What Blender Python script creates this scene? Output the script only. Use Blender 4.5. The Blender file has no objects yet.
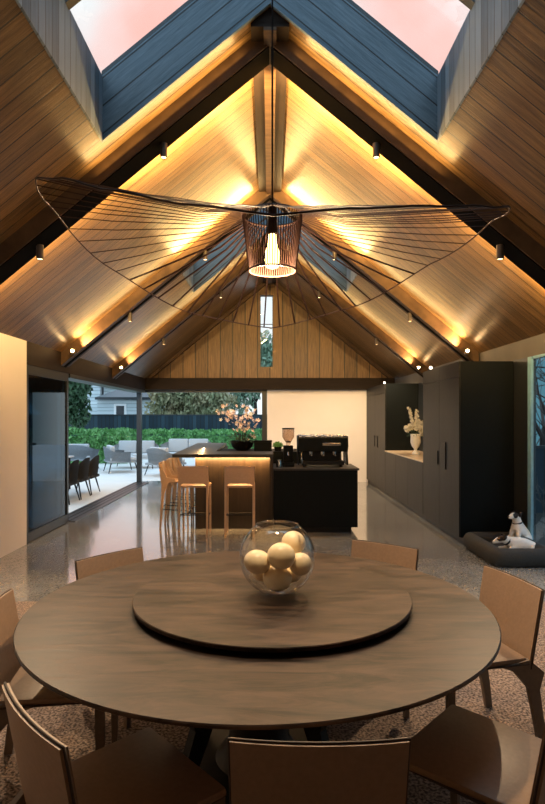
import bpy, bmesh, math, random
from mathutils import Vector, Matrix, Euler, noise
PI = math.pi
random.seed(7)
scn = bpy.context.scene
COL = scn.collection

# ------------------------------------------------------------------ materials
def mat_base(name):
    m = bpy.data.materials.new(name); m.use_nodes = True
    nt = m.node_tree; nt.nodes.clear()
    out = nt.nodes.new('ShaderNodeOutputMaterial')
    b = nt.nodes.new('ShaderNodeBsdfPrincipled')
    nt.links.new(b.outputs[0], out.inputs[0])
    return m, nt, b, out

def math_n(nt, op, a, b=None, c=None):
    n = nt.nodes.new('ShaderNodeMath'); n.operation = op
    for i, v in enumerate((a, b, c)):
        if v is None: continue
        if isinstance(v, (int, float)): n.inputs[i].default_value = v
        else: nt.links.new(v, n.inputs[i])
    return n.outputs[0]

def simple(name, col, rough=.5, metal=0., col2=None, scale=20, bump=0., emit=None, es=0., spec=.5, stretch=(1,1,1)):
    m, nt, b, out = mat_base(name)
    b.inputs['Roughness'].default_value = rough; b.inputs['Metallic'].default_value = metal
    b.inputs['Specular IOR Level'].default_value = spec
    tc = nt.nodes.new('ShaderNodeTexCoord')
    mp = nt.nodes.new('ShaderNodeMapping'); mp.inputs['Scale'].default_value = stretch
    nt.links.new(tc.outputs['Object'], mp.inputs[0])
    nz = nt.nodes.new('ShaderNodeTexNoise'); nz.inputs['Scale'].default_value = scale; nz.inputs['Detail'].default_value = 4
    nt.links.new(mp.outputs[0], nz.inputs['Vector'])
    r = nt.nodes.new('ShaderNodeValToRGB')
    c2 = col2 or tuple(c*.82 for c in col)
    r.color_ramp.elements[0].position = .3; r.color_ramp.elements[1].position = .7
    r.color_ramp.elements[0].color = (*c2, 1); r.color_ramp.elements[1].color = (*col, 1)
    nt.links.new(nz.outputs[0], r.inputs[0]); nt.links.new(r.outputs[0], b.inputs['Base Color'])
    if bump:
        bp = nt.nodes.new('ShaderNodeBump'); bp.inputs['Strength'].default_value = bump; bp.inputs['Distance'].default_value = .01
        nt.links.new(nz.outputs[0], bp.inputs['Height']); nt.links.new(bp.outputs[0], b.inputs['Normal'])
    if emit:
        b.inputs['Emission Color'].default_value = (*emit, 1); b.inputs['Emission Strength'].default_value = es
    return m

def boards(name, across, along, pitch, dark, light, rough=.4, off=0., groove=.035, tint=.35, bump=.35, gcol=(.012,.008,.005), bstr=.6):
    """timber boarding: across / along are vectors in world axes"""
    m, nt, b, out = mat_base(name)
    L = nt.links.new
    tc = nt.nodes.new('ShaderNodeTexCoord')
    def dot(v):
        n = nt.nodes.new('ShaderNodeVectorMath'); n.operation = 'DOT_PRODUCT'
        L(tc.outputs['Object'], n.inputs[0]); n.inputs[1].default_value = v; return n.outputs['Value']
    u = math_n(nt, 'ADD', math_n(nt, 'DIVIDE', dot(across), pitch), off + 50)
    s = dot(along)
    idn = math_n(nt, 'FLOOR', u); fr = math_n(nt, 'FRACT', u)
    wn = nt.nodes.new('ShaderNodeTexWhiteNoise'); wn.noise_dimensions = '1D'; L(idn, wn.inputs['W'])
    cmb = nt.nodes.new('ShaderNodeCombineXYZ')
    L(math_n(nt, 'MULTIPLY', u, pitch*38), cmb.inputs[0]); L(math_n(nt, 'MULTIPLY', s, 2.2), cmb.inputs[1])
    L(math_n(nt, 'MULTIPLY', wn.outputs['Value'], 40), cmb.inputs[2])
    nz = nt.nodes.new('ShaderNodeTexNoise'); nz.inputs['Scale'].default_value = 1; nz.inputs['Detail'].default_value = 6
    nz.inputs['Roughness'].default_value = .65; nz.inputs['Distortion'].default_value = .8
    L(cmb.outputs[0], nz.inputs['Vector'])
    f = math_n(nt, 'ADD', math_n(nt, 'MULTIPLY', nz.outputs[0], 1 - tint), math_n(nt, 'MULTIPLY', wn.outputs['Value'], tint))
    r = nt.nodes.new('ShaderNodeValToRGB')
    r.color_ramp.elements[0].position = .33; r.color_ramp.elements[1].position = .68
    r.color_ramp.elements[0].color = (*dark, 1); r.color_ramp.elements[1].color = (*light, 1)
    L(f, r.inputs[0])
    edge = math_n(nt, 'LESS_THAN', math_n(nt, 'ABSOLUTE', math_n(nt, 'SUBTRACT', fr, .5)), .5 - groove)   # 1 on the board
    mx = nt.nodes.new('ShaderNodeMix'); mx.data_type = 'RGBA'
    L(edge, mx.inputs[0]); mx.inputs[6].default_value = (*gcol, 1); L(r.outputs[0], mx.inputs[7])
    L(mx.outputs[2], b.inputs['Base Color'])
    h = math_n(nt, 'ADD', math_n(nt, 'MULTIPLY', nz.outputs[0], bump), edge)
    bp = nt.nodes.new('ShaderNodeBump'); bp.inputs['Strength'].default_value = bstr; bp.inputs['Distance'].default_value = .006
    L(h, bp.inputs['Height']); L(bp.outputs[0], b.inputs['Normal'])
    L(math_n(nt, 'ADD', math_n(nt, 'MULTIPLY', nz.outputs[0], .2), rough - .1), b.inputs['Roughness'])
    return m

def glassy(name, tint=(1,1,1), refl=1.0, rough=0.):
    """thin clear pane: transparent mixed with a Fresnel reflection"""
    m = bpy.data.materials.new(name); m.use_nodes = True
    nt = m.node_tree; nt.nodes.clear(); L = nt.links.new
    out = nt.nodes.new('ShaderNodeOutputMaterial'); mx = nt.nodes.new('ShaderNodeMixShader')
    t = nt.nodes.new('ShaderNodeBsdfTransparent'); t.inputs[0].default_value = (*tint, 1)
    g = nt.nodes.new('ShaderNodeBsdfGlossy'); g.inputs['Roughness'].default_value = rough
    lw = nt.nodes.new('ShaderNodeLayerWeight'); lw.inputs[0].default_value = .5
    f5 = math_n(nt, 'ADD', math_n(nt, 'MULTIPLY', math_n(nt, 'POWER', lw.outputs['Facing'], 5.), .96), .04)
    L(math_n(nt, 'MINIMUM', math_n(nt, 'MULTIPLY', f5, refl), 1.), mx.inputs[0])
    L(t.outputs[0], mx.inputs[1]); L(g.outputs[0], mx.inputs[2]); L(mx.outputs[0], out.inputs[0])
    return m

def emis(name, col, s):
    m = bpy.data.materials.new(name); m.use_nodes = True
    nt = m.node_tree; nt.nodes.clear()
    out = nt.nodes.new('ShaderNodeOutputMaterial'); e = nt.nodes.new('ShaderNodeEmission')
    e.inputs[0].default_value = (*col, 1); e.inputs[1].default_value = s
    nt.links.new(e.outputs[0], out.inputs[0]); return m

SL = .82; N = math.hypot(1, SL)
CW_D, CW_L = (.055,.029,.011), (.27,.155,.06)
M = {}
M['ceil'] = boards('stained_ceiling_boards', (0,1,0), (1,0,0), .165, CW_D, CW_L, rough=.36, off=.5, bump=.8, tint=.16)
M['gable'] = boards('gable_boards', (1,0,0), (0,0,1), .31, (.07,.034,.012), (.25,.135,.05), rough=.45, tint=.2)
M['shaft_end_l'] = boards('grey_skylit_shaft_boards_sloping_left', (-SL,0,1), (1,0,SL), .235, (.045,.085,.12), (.14,.205,.255), rough=.5, off=.1, bump=.8, tint=.15, gcol=(.01,.014,.018))  # grey stain, with the blue of the sky light put into its colour
M['shaft_end_r'] = boards('grey_skylit_shaft_boards_sloping_right', (SL,0,1), (1,0,-SL), .235, (.045,.085,.12), (.14,.205,.255), rough=.5, off=.1, bump=.8, tint=.15, gcol=(.01,.014,.018))  # same sky-light blue painted into the right-hand boards
M['shaft_side'] = boards('grey_skylit_shaft_boards_upright', (0,1,0), (0,0,1), .11, (.06,.095,.13), (.19,.26,.33), rough=.5, tint=.45, gcol=(.03,.04,.05))  # upright boards, also coloured bluer to carry the light from the sky
M['rafter'] = simple('rafter_stained_timber', (.12,.07,.035), .5, col2=(.06,.034,.018), scale=5, stretch=(1,4,1), bump=.2, spec=.25)
M['black'] = simple('black_steel', (.007,.006,.006), .45, spec=.3)
M['frame'] = simple('dark_aluminium', (.02,.024,.027), .35)
M['plaster'] = simple('off_white_plaster', (.84,.79,.76), .8, col2=(.82,.77,.74), scale=3)
M['wallgrey'] = simple('grey_plaster_band', (.12,.115,.11), .8, scale=3)
M['beam'] = simple('brown_eave_beam', (.022,.014,.01), .6, col2=(.015,.01,.007), scale=4, stretch=(1,1,6), spec=.12)
M['blackcab'] = simple('black_veneer', (.004,.0065,.0075), .5, col2=(.0035,.005,.0055), scale=6, stretch=(8,8,1), spec=.14)
M['cabdoor'] = boards('charcoal_timber_veneer', (0,1,0), (0,0,1), .9, (.011,.0105,.009), (.02,.0185,.016), rough=.45, groove=0, tint=0, bstr=.1)
M['cabdoor'].node_tree.nodes['Principled BSDF'].inputs['Specular IOR Level'].default_value = .2
M['counter'] = simple('pale_stone_worktop', (.7,.55,.38), .25, col2=(.6,.46,.3), scale=5)
M['slab'] = simple('polished_dark_stone', (.035,.035,.035), .38, col2=(.02,.02,.02), scale=7)
M['barwood'] = boards('bar_front_timber', (1,0,0), (0,0,1), .24, (.008,.0045,.0025), (.03,.017,.008), rough=.45, groove=.012)
M['leather'] = simple('tan_leather', (.33,.215,.14), .45, col2=(.28,.185,.12), scale=60, bump=.08)
M['stoolleather'] = simple('light_tan_leather', (.5,.345,.235), .5, col2=(.45,.305,.2), scale=60, bump=.08)
M['seam'] = simple('dark_leather_edge', (.05,.03,.02), .6)
M['grey_leather'] = simple('taupe_leather', (.2,.15,.11), .5, col2=(.17,.125,.09), scale=60, bump=.08)
M['white'] = simple('white_enamel', (.92,.92,.9), .3)
M['track'] = simple('matt_black_track', (.005,.0045,.004), .8, spec=.05)
M['chrome'] = simple('brushed_steel', (.6,.6,.6), .25, metal=1.)
M['bronze'] = simple('bronze_tube', (.12,.08,.055), .35, metal=.6)
M['strand'] = simple('dark_brown_strand', (.04,.018,.013), .6, spec=.2)
M['egg'] = simple('cream_shell', (.95,.8,.55), .35, col2=(.9,.73,.48), scale=14)
M['glass'] = glassy('clear_window_glass', (.97,.98,.98))
M['tint'] = glassy('tinted_door_glass', (.24,.36,.42), 1.0)
M['hopper'] = glassy('smoked_plastic', (.85,.78,.72), 1.2)
M['fence'] = boards('black_stained_paling', (1,0,0), (0,0,1), .19, (.012,.03,.045), (.03,.065,.09), rough=.8, groove=.05, tint=.6)
M['fence_side'] = boards('dark_side_paling', (0,1,0), (0,0,1), .19, (.01,.018,.022), (.03,.045,.055), rough=.8, groove=.05, tint=.6)
M['patio'] = simple('pale_paving', (.72,.72,.69), .7, col2=(.64,.64,.62), scale=1.5)
M['weather'] = boards('pale_weatherboard', (0,0,1), (1,0,0), .2, (.52,.6,.62), (.66,.73,.74), rough=.7, groove=.06, gcol=(.2,.24,.26), bstr=1)
M['slate'] = simple('grey_roofing', (.1,.12,.13), .6, scale=8)
M['leaf'] = simple('green_leaves', (.2,.46,.14), .5, col2=(.06,.2,.05), scale=3.5)
M['leafdark'] = simple('dark_green_leaves', (.07,.14,.06), .5, col2=(.03,.075,.035), scale=2)
M['leafrust'] = simple('rusty_green_leaves', (.45,.36,.2), .55, col2=(.2,.27,.13), scale=.9)
M['leafpale'] = simple('pale_grey_green_leaves', (.3,.42,.28), .5, col2=(.12,.2,.12), scale=2)
M['bark'] = simple('dark_bark', (.05,.04,.035), .9, scale=12, bump=.4)
M['twig'] = simple('pale_twig', (.16,.17,.16), .8)
M['blossom'] = simple('pink_white_petals', (.88,.78,.75), .6, col2=(.84,.62,.6), scale=30)
M['petal'] = simple('white_petals', (.93,.92,.86), .6)
M['fabric_out'] = simple('pale_grey_outdoor_fabric', (.55,.57,.58), .85, scale=80)
M['shell_out'] = simple('woven_grey_rope', (.3,.33,.35), .8, col2=(.2,.22,.24), scale=60)
M['darkchair'] = simple('dark_woven_resin', (.035,.032,.03), .7, scale=50)
M['bed'] = simple('charcoal_canvas', (.03,.032,.033), .85, col2=(.02,.022,.023), scale=60, bump=.15)
M['cushion'] = simple('dark_cushion_fabric', (.03,.033,.036), .9)
M['lamp'] = emis('warm_lamp_lens', (1.,.62,.28), 5)
M['star'] = emis('uplight_lens', (1.,.6,.25), 60)
M['bulb'] = emis('warm_bulb', (1.,.55,.18), 6)
M['led'] = emis('warm_led_tape', (1.,.55,.2), 5)
M['cablamp'] = emis('small_white_lamp', (1.,.85,.65), 6)
M['eye'] = simple('dark_eye', (.01,.008,.006), .1)
M['nose'] = simple('black_nose', (.01,.01,.01), .4)
M['collar'] = simple('dark_collar', (.03,.02,.02), .6)

def rough_floor():
    m, nt, b, out = mat_base('polished_concrete'); L = nt.links.new
    tc = nt.nodes.new('ShaderNodeTexCoord')
    n1 = nt.nodes.new('ShaderNodeTexNoise'); n1.inputs['Scale'].default_value = .9; n1.inputs['Detail'].default_value = 5
    n2 = nt.nodes.new('ShaderNodeTexVoronoi'); n2.inputs['Scale'].default_value = 70
    L(tc.outputs['Object'], n1.inputs['Vector']); L(tc.outputs['Object'], n2.inputs['Vector'])
    r = nt.nodes.new('ShaderNodeValToRGB'); L(n1.outputs[0], r.inputs[0])
    r.color_ramp.elements[0].position = .35; r.color_ramp.elements[1].position = .65
    r.color_ramp.elements[0].color = (.10,.102,.102,1); r.color_ramp.elements[1].color = (.24,.24,.235,1)
    hs = nt.nodes.new('ShaderNodeMix'); hs.data_type = 'RGBA'; hs.inputs[0].default_value = .16
    L(r.outputs[0], hs.inputs[6]); L(n2.outputs['Color'], hs.inputs[7])
    bw = nt.nodes.new('ShaderNodeRGBToBW'); L(n2.outputs['Color'], bw.inputs[0]); L(bw.outputs[0], hs.inputs[7])
    sx = nt.nodes.new('ShaderNodeSeparateXYZ'); L(tc.outputs['Object'], sx.inputs[0])
    fx = math_n(nt, 'FRACT', math_n(nt, 'DIVIDE', math_n(nt, 'ADD', sx.outputs[0], 51.1), 2.2))
    fy = math_n(nt, 'FRACT', math_n(nt, 'DIVIDE', math_n(nt, 'ADD', sx.outputs[1], 50.4), 2.6))
    cut = math_n(nt, 'MAXIMUM', math_n(nt, 'LESS_THAN', fx, .003), math_n(nt, 'LESS_THAN', fy, .003))
    mx = nt.nodes.new('ShaderNodeMix'); mx.data_type = 'RGBA'; L(cut, mx.inputs[0])
    L(hs.outputs[2], mx.inputs[6]); mx.inputs[7].default_value = (.06,.055,.05,1)
    L(mx.outputs[2], b.inputs['Base Color'])
    L(math_n(nt, 'ADD', math_n(nt, 'MULTIPLY', n1.outputs[0], .1), .09), b.inputs['Roughness'])
    b.inputs['Specular IOR Level'].default_value = 1.0; b.inputs['Coat Weight'].default_value = .6; b.inputs['Coat Roughness'].default_value = .06
    bp = nt.nodes.new('ShaderNodeBump'); bp.inputs['Strength'].default_value = .05; bp.inputs['Distance'].default_value = .02
    n3 = nt.nodes.new('ShaderNodeTexNoise'); n3.inputs['Scale'].default_value = 3.5; L(tc.outputs['Object'], n3.inputs['Vector'])
    L(n3.outputs[0], bp.inputs['Height']); L(bp.outputs[0], b.inputs['Normal'])
    return m
M['floor'] = rough_floor()

def rug_mat():
    m, nt, b, out = mat_base('speckled_rug'); L = nt.links.new
    tc = nt.nodes.new('ShaderNodeTexCoord')
    n1 = nt.nodes.new('ShaderNodeTexNoise'); n1.inputs['Scale'].default_value = 75; n1.inputs['Detail'].default_value = 3
    L(tc.outputs['Object'], n1.inputs['Vector'])
    r = nt.nodes.new('ShaderNodeValToRGB'); L(n1.outputs[0], r.inputs[0])
    r.color_ramp.elements[0].position = .38; r.color_ramp.elements[1].position = .62
    r.color_ramp.elements[0].color = (.055,.04,.034,1); r.color_ramp.elements[1].color = (.36,.27,.22,1)
    L(r.outputs[0], b.inputs['Base Color']); b.inputs['Roughness'].default_value = .95
    bp = nt.nodes.new('ShaderNodeBump'); bp.inputs['Strength'].default_value = .8; bp.inputs['Distance'].default_value = .01
    L(n1.outputs[0], bp.inputs['Height']); L(bp.outputs[0], b.inputs['Normal'])
    return m
M['rug'] = rug_mat()

def table_mat():
    m, nt, b, out = mat_base('brown_oxide_tabletop'); L = nt.links.new
    tc = nt.nodes.new('ShaderNodeTexCoord'); mp = nt.nodes.new('ShaderNodeMapping')
    mp.inputs['Rotation'].default_value = (0,0,.35); mp.inputs['Scale'].default_value = (1.2, 5.5, 1)
    L(tc.outputs['Object'], mp.inputs[0])
    n1 = nt.nodes.new('ShaderNodeTexNoise'); n1.inputs['Scale'].default_value = 2.2; n1.inputs['Detail'].default_value = 9
    n1.inputs['Roughness'].default_value = .68; n1.inputs['Distortion'].default_value = .9
    L(mp.outputs[0], n1.inputs['Vector'])
    r = nt.nodes.new('ShaderNodeValToRGB'); L(n1.outputs[0], r.inputs[0])
    r.color_ramp.elements[0].position = .38; r.color_ramp.elements[1].position = .62
    r.color_ramp.elements[0].color = (.008,.005,.0035,1); r.color_ramp.elements[1].color = (.07,.042,.029,1); b.inputs['Specular IOR Level'].default_value = .22
    L(r.outputs[0], b.inputs['Base Color'])
    L(math_n(nt, 'ADD', math_n(nt, 'MULTIPLY', n1.outputs[0], .3), .28), b.inputs['Roughness'])
    bp = nt.nodes.new('ShaderNodeBump'); bp.inputs['Strength'].default_value = .12; bp.inputs['Distance'].default_value = .01
    L(n1.outputs[0], bp.inputs['Height']); L(bp.outputs[0], b.inputs['Normal'])
    return m
M['table'] = table_mat()

def dog_mat(name, patches):
    """white coat with dark patches: list of (centre, radius, colour) in the dog's own coordinates"""
    m, nt, b, out = mat_base(name); L = nt.links.new
    tc = nt.nodes.new('ShaderNodeTexCoord')
    nz = nt.nodes.new('ShaderNodeTexNoise'); nz.inputs['Scale'].default_value = 40; L(tc.outputs['Object'], nz.inputs['Vector'])
    cur = None
    for c, rad, colr in patches:
        d = nt.nodes.new('ShaderNodeVectorMath'); d.operation = 'DISTANCE'
        L(tc.outputs['Object'], d.inputs[0]); d.inputs[1].default_value = c
        msk = math_n(nt, 'LESS_THAN', math_n(nt, 'ADD', d.outputs['Value'], math_n(nt, 'MULTIPLY', nz.outputs[0], .012)), rad + .006)
        mx = nt.nodes.new('ShaderNodeMix'); mx.data_type = 'RGBA'; L(msk, mx.inputs[0])
        if cur is None: mx.inputs[6].default_value = (.9,.86,.8,1)
        else: L(cur, mx.inputs[6])
        mx.inputs[7].default_value = (*colr, 1); cur = mx.outputs[2]
    L(cur, b.inputs['Base Color']); b.inputs['Roughness'].default_value = .85
    return m

# ------------------------------------------------------------------ mesh helpers
def T(loc=(0,0,0), rot=(0,0,0)): return Matrix.Translation(loc) @ Euler(rot).to_matrix().to_4x4()
def box(bm, x0, x1, y0, y1, z0, z1, bev=0., mtx=None):
    r = bmesh.ops.create_cube(bm, size=1)
    vs = r['verts']
    for v in vs:
        v.co = Vector(((x0+x1)/2 + v.co.x*(x1-x0), (y0+y1)/2 + v.co.y*(y1-y0), (z0+z1)/2 + v.co.z*(z1-z0)))
    if mtx is not None:
        for v in vs: v.co = mtx @ v.co
    if bev:
        es = list({e for v in vs for e in v.link_edges})
        bmesh.ops.bevel(bm, geom=es, offset=bev, segments=2, affect='EDGES', profile=.5)
def poly_prism(bm, pts, axis, a, b):
    """pts 2-D polygon; extruded along axis ('x','y','z') from a to b"""
    def mk(p, t):
        if axis == 'y': return (p[0], t, p[1])
        if axis == 'x': return (t, p[0], p[1])
        return (p[0], p[1], t)
    A = [bm.verts.new(mk(p, a)) for p in pts]; B = [bm.verts.new(mk(p, b)) for p in pts]
    n = len(pts)
    bm.faces.new(A); bm.faces.new(list(reversed(B)))
    for i in range(n): bm.faces.new((A[i], B[i], B[(i+1) % n], A[(i+1) % n]))
def tube(bm, pts, r, seg=8, closed=False, cap=True):
    pts = [Vector(p) for p in pts]; n = len(pts)
    rad = r if isinstance(r, (list, tuple)) else [r]*n
    rings = []; prev = None
    for i in range(n):
        if closed: t = (pts[(i+1) % n] - pts[i-1]).normalized()
        else: t = (pts[min(i+1, n-1)] - pts[max(i-1, 0)]).normalized()
        if prev is None:
            a = Vector((0,0,1)) if abs(t.z) < .9 else Vector((1,0,0))
            u = t.cross(a).normalized()
        else:
            u = (prev - t*prev.dot(t)).normalized()
        prev = u; w = t.cross(u)
        rings.append([bm.verts.new(pts[i] + (u*math.cos(k*2*PI/seg) + w*math.sin(k*2*PI/seg))*rad[i]) for k in range(seg)])
    m = n if closed else n-1
    for i in range(m):
        A, B = rings[i], rings[(i+1) % n]
        for k in range(seg): bm.faces.new((A[k], A[(k+1) % seg], B[(k+1) % seg], B[k]))
    if cap and not closed:
        bm.faces.new(list(reversed(rings[0]))); bm.faces.new(rings[-1])
def lathe(bm, prof, seg=32, c=(0,0,0), mtx=None):
    rings = []
    for r, z in prof:
        if r < 1e-5: rings.append([bm.verts.new((0,0,z))])
        else: rings.append([bm.verts.new((r*math.cos(2*PI*k/seg), r*math.sin(2*PI*k/seg), z)) for k in range(seg)])
    for A, B in zip(rings, rings[1:]):
        for k in range(seg):
            a = [A[k % len(A)], A[(k+1) % len(A)]]; b_ = [B[(k+1) % len(B)], B[k % len(B)]]
            f = []
            for v in a + b_:
                if v not in f: f.append(v)
            if len(f) > 2:
                try: bm.faces.new(f)
                except ValueError: pass
    M4 = mtx or Matrix.Translation(c)
    for R in rings:
        for v in R: v.co = M4 @ v.co
def ball(bm, c, r, sx=1, sy=1, sz=1, sub=3, rot=(0,0,0)):
    g = bmesh.ops.create_icosphere(bm, subdivisions=sub, radius=r)
    m4 = T(c, rot)
    for v in g['verts']: v.co = m4 @ Vector((v.co.x*sx, v.co.y*sy, v.co.z*sz))
def B(): return bmesh.new()
def obj(name, bm, mat, parent=None, loc=(0,0,0), smooth=False, rot=(0,0,0)):
    bmesh.ops.recalc_face_normals(bm, faces=bm.faces)
    me = bpy.data.meshes.new(name); bm.to_mesh(me); bm.free()
    me.materials.append(M[mat] if isinstance(mat, str) else mat)
    if smooth:
        for p in me.polygons: p.use_smooth = True
        if smooth != 'all':
            try: me.set_sharp_from_angle(angle=math.radians(40))
            except Exception: pass
    o = bpy.data.objects.new(name, me); COL.objects.link(o)
    o.location = loc; o.rotation_euler = rot
    if parent: o.parent = parent
    return o
def tag(o, label, cat, group=None, kind=None):
    o['label'] = label; o['category'] = cat
    if group: o['group'] = group
    if kind: o['kind'] = kind
    return o
def thing(name, label, cat, loc=(0,0,0), rz=0, group=None):
    o = bpy.data.objects.new(name, None); COL.objects.link(o); o.empty_display_size = .1
    o.location = loc; o.rotation_euler = (0,0,rz); return tag(o, label, cat, group)
def struct(name, bm, mat, parent=None, smooth=False):
    o = obj(name, bm, mat, parent, smooth=smooth)
    if not parent: o['kind'] = 'structure'
    return o
def dup(root, loc, rz, label, group=None):
    r = root.copy(); COL.objects.link(r); r.location = loc; r.rotation_euler = (0,0,rz); r['label'] = label
    if group: r['group'] = group
    for ch in list(root.children):
        c = ch.copy(); COL.objects.link(c); c.parent = r
        for g in ch.children:
            d = g.copy(); COL.objects.link(d); d.parent = c
    return r
def zroof(x): return 5.1 - SL*abs(x)

# ------------------------------------------------------------------ the room
W = 3.08; YB = -1.6; YE = 14.0
bm = B(); box(bm, -3.3, 3.45, YB-.2, YE+.25, -.2, 0); struct('floor', bm, 'floor')
bm = B(); box(bm, -16, 9, 14.25, 34, -.25, -.02); box(bm, -16, -3.3, -3, 14.25, -.25, -.02)
o = obj('patio_paving', bm, 'patio'); o['kind'] = 'structure'
M['soil'] = simple('dark_planting_soil', (.02,.024,.022), .9, scale=9)
bm = B(); box(bm, 3.45, 9, -3, 14.25, -.25, -.02); o = obj('garden_bed', bm, 'soil'); o['kind'] = 'structure'
# ceiling with two skylight openings
SX = 1.42
SKY = [(2.3, 4.75), (8.95, 10.42)]
bm = B()
def roof_piece(x0, x1, y0, y1, th=.3):
    poly_prism(bm, [(x0, zroof(x0)), (x1, zroof(x1)), (x1, zroof(x1)+th), (x0, zroof(x0)+th)], 'y', y0, y1)
ys = YB-.2
for a, b_ in SKY + [(YE+.3, None)]:
    for s in (-1, 1): roof_piece(0, s*SX, ys, a)
    ys = b_
for s in (-1, 1): roof_piece(s*SX, s*3.36, YB-.2, YE+.3)
struct('ceiling', bm, 'ceil')
# skylight shafts
H = .54; n = 1
for (a, b_) in SKY:
    for s, mt in ((-1, 'shaft_end_l'), (1, 'shaft_end_r')):
        for y0, y1 in ((b_-.03, b_), (a, a+.03)):
            bm = B(); poly_prism(bm, [(0, 5.1-.01), (s*SX, zroof(SX)-.01), (s*SX, zroof(SX)+H), (0, 5.1+H)], 'y', y0, y1)
            struct('trim_%d' % n, bm, mt); n += 1
        bm = B(); x0, x1 = s*(SX-.012), s*SX
        poly_prism(bm, [(x0, zroof(x0)-.01), (x1, zroof(x1)-.01), (x1, zroof(SX)+H), (x0, zroof(SX)+H)], 'y', a+.03, b_-.03)
        struct('trim_%d' % n, bm, 'shaft_side'); n += 1
wn = 1
for (a, b_), bars in zip(SKY, (((3.86, 3.93),), ())):
    for s in (-1, 1):
        bm = B(); z0, z1 = 5.1+H, zroof(SX)+H
        poly_prism(bm, [(0, z0), (s*SX, z1), (s*SX, z1+.01), (0, z0+.01)], 'y', a, b_)
        w_ = struct('window_%d' % wn, bm, 'glass'); wn += 1
        bm = B()
        for y0, y1 in ((b_-.02, b_+.04), (a-.04, a+.02)) + tuple(bars):
            poly_prism(bm, [(0, z0-.03), (s*SX, z1-.03), (s*SX, z1+.05), (0, z0+.05)], 'y', y0, y1)
        obj('window_frame', bm, 'frame', w_)
    bm = B(); box(bm, -.05, .05, a, b_, 5.1+H-.16, 5.1+H+.02); struct('trim_%d' % n, bm, 'black'); n += 1
# rafters
RAF = [(1.67, 1.93, .18), (4.97, 5.24, .18), (8.27, 8.57, .2), (10.95, 11.2, .2), (YE-.12, YE, .1)]
for i, (y0, y1, d) in enumerate(RAF):
    bm = B()
    for s in (-1, 1):
        poly_prism(bm, [(0, 5.1), (s*W, zroof(W)), (s*W, zroof(W)-d), (0, 5.1-d)], 'y', y0, y1)
    raf = struct('trim_%d' % n, bm, 'rafter'); n += 1
    if i in (1, 2, 3, 0):
        bm = B()
        for s in (-1, 1):
            ya, yb = (y0+.02, y1-.0) if i < 2 else (y0+.12, y1-.1)
            dd = d + .012
            poly_prism(bm, [(0, 5.1-d), (s*W, zroof(W)-d), (s*W, zroof(W)-dd), (0, 5.1-dd)], 'y', ya, yb)
        obj('lighting_track', bm, 'track', raf)
# ridge
for i, (y0, y1) in enumerate(((YB, 1.67), (4.78, 8.27), (8.57, 8.92), (10.45, YE-.12))):
    bm = B(); poly_prism(bm, [(-.165, zroof(.165)), (.165, zroof(.165)), (0, 5.11)], 'y', y0, y1)
    box(bm, -.165, .165, y0, y1, zroof(.165)-.03, zroof(.165)+.005)
    r_ = struct('trim_%d' % n, bm, 'beam'); n += 1
    bm = B(); box(bm, -.055, .055, y0, y1, zroof(.165)-.06, zroof(.165)-.03); obj('ridge_strip', bm, 'rafter', r_)

# walls
bm = B()
pts = [(-3.3, 2.28), (3.3, 2.28), (3.3, zroof(3.3)+.1), (0, 5.2), (-3.3, zroof(3.3)+.1)]
# gable with slot window: build as columns
sx0, sx1, sz0, sz1 = -.25, .075, 2.87, 4.67
def gcol(x0, x1, zb, zt=None):
    if zt is None: poly_prism(bm, [(x0, zb), (x1, zb), (x1, zroof(x1)+.15), (x0, zroof(x0)+.15)], 'y', YE, YE+.2)
    else: poly_prism(bm, [(x0, zb), (x1, zb), (x1, zt), (x0, zt)], 'y', YE, YE+.2)
gcol(-3.3, sx0, 2.58); gcol(sx1, 3.3, 2.58); gcol(sx0, sx1, 2.58, sz0)
poly_prism(bm, [(sx0, sz1), (sx1, sz1), (sx1, zroof(sx1)+.1), (0, 5.2), (sx0, zroof(sx0)+.1)], 'y', YE, YE+.2)
struct('wall_far', bm, 'gable')
bm = B(); box(bm, sx0, sx1, YE+.12, YE+.13, sz0, sz1); w_ = struct('window_%d' % wn, bm, 'glass'); wn += 1
bm = B()
for x in (sx0, sx1-.015): box(bm, x, x+.015, YE+.1, YE+.15, sz0, sz1)
for z in (sz0, sz1-.015, 3.95): box(bm, sx0, sx1, YE+.1, YE+.15, z, z+.015)
obj('window_frame', bm, 'frame', w_)
bm = B(); box(bm, -W, W, YE-.15, YE+.2, 2.3, 2.59); struct('trim_%d' % n, bm, 'beam'); n += 1
# white inner wall at far end, with dark post
bm = B(); box(bm, -.07, 2.45, YE, YE+.2, 0, 2.3); struct('wall_back', bm, 'plaster')
bm = B(); box(bm, -.2, -.075, YE, YE+.2, 0, 2.3); struct('trim_%d' % n, bm, 'frame'); n += 1
bm = B(); box(bm, 2.45, 3.3, YE, YE+.2, 0, 2.3); struct('trim_%d' % n, bm, 'blackcab'); n += 1
# left: white wall, then eave beam over the sliding doors
bm = B(); box(bm, -3.3, -W, YB, 7.1, 0, 2.75); struct('wall_left', bm, 'plaster')
bm = B(); box(bm, -3.32, -W, 7.1, YE-.15, 2.28, 2.75); struct('trim_%d' % n, bm, 'beam'); n += 1
bm = B(); box(bm, -3.3, -3.19, YE-.13, YE, 0, 2.28); struct('trim_%d' % n, bm, 'frame'); n += 1
bm = B(); box(bm, -3.36, -3.0, 8.65, YE-.13, .0, .012)
for x in (-3.3, -3.2, -3.1): box(bm, x-.01, x+.01, 8.65, YE-.13, .012, .022)
struct('trim_%d' % n, bm, 'frame'); n += 1
bm = B(); box(bm, -3.36, -3.08, 8.65, YE-.13, 2.22, 2.28); box(bm, -3.2, -.2, YE+.02, YE+.16, 2.24, 2.3); struct('trim_%d' % n, bm, 'frame'); n += 1
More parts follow.
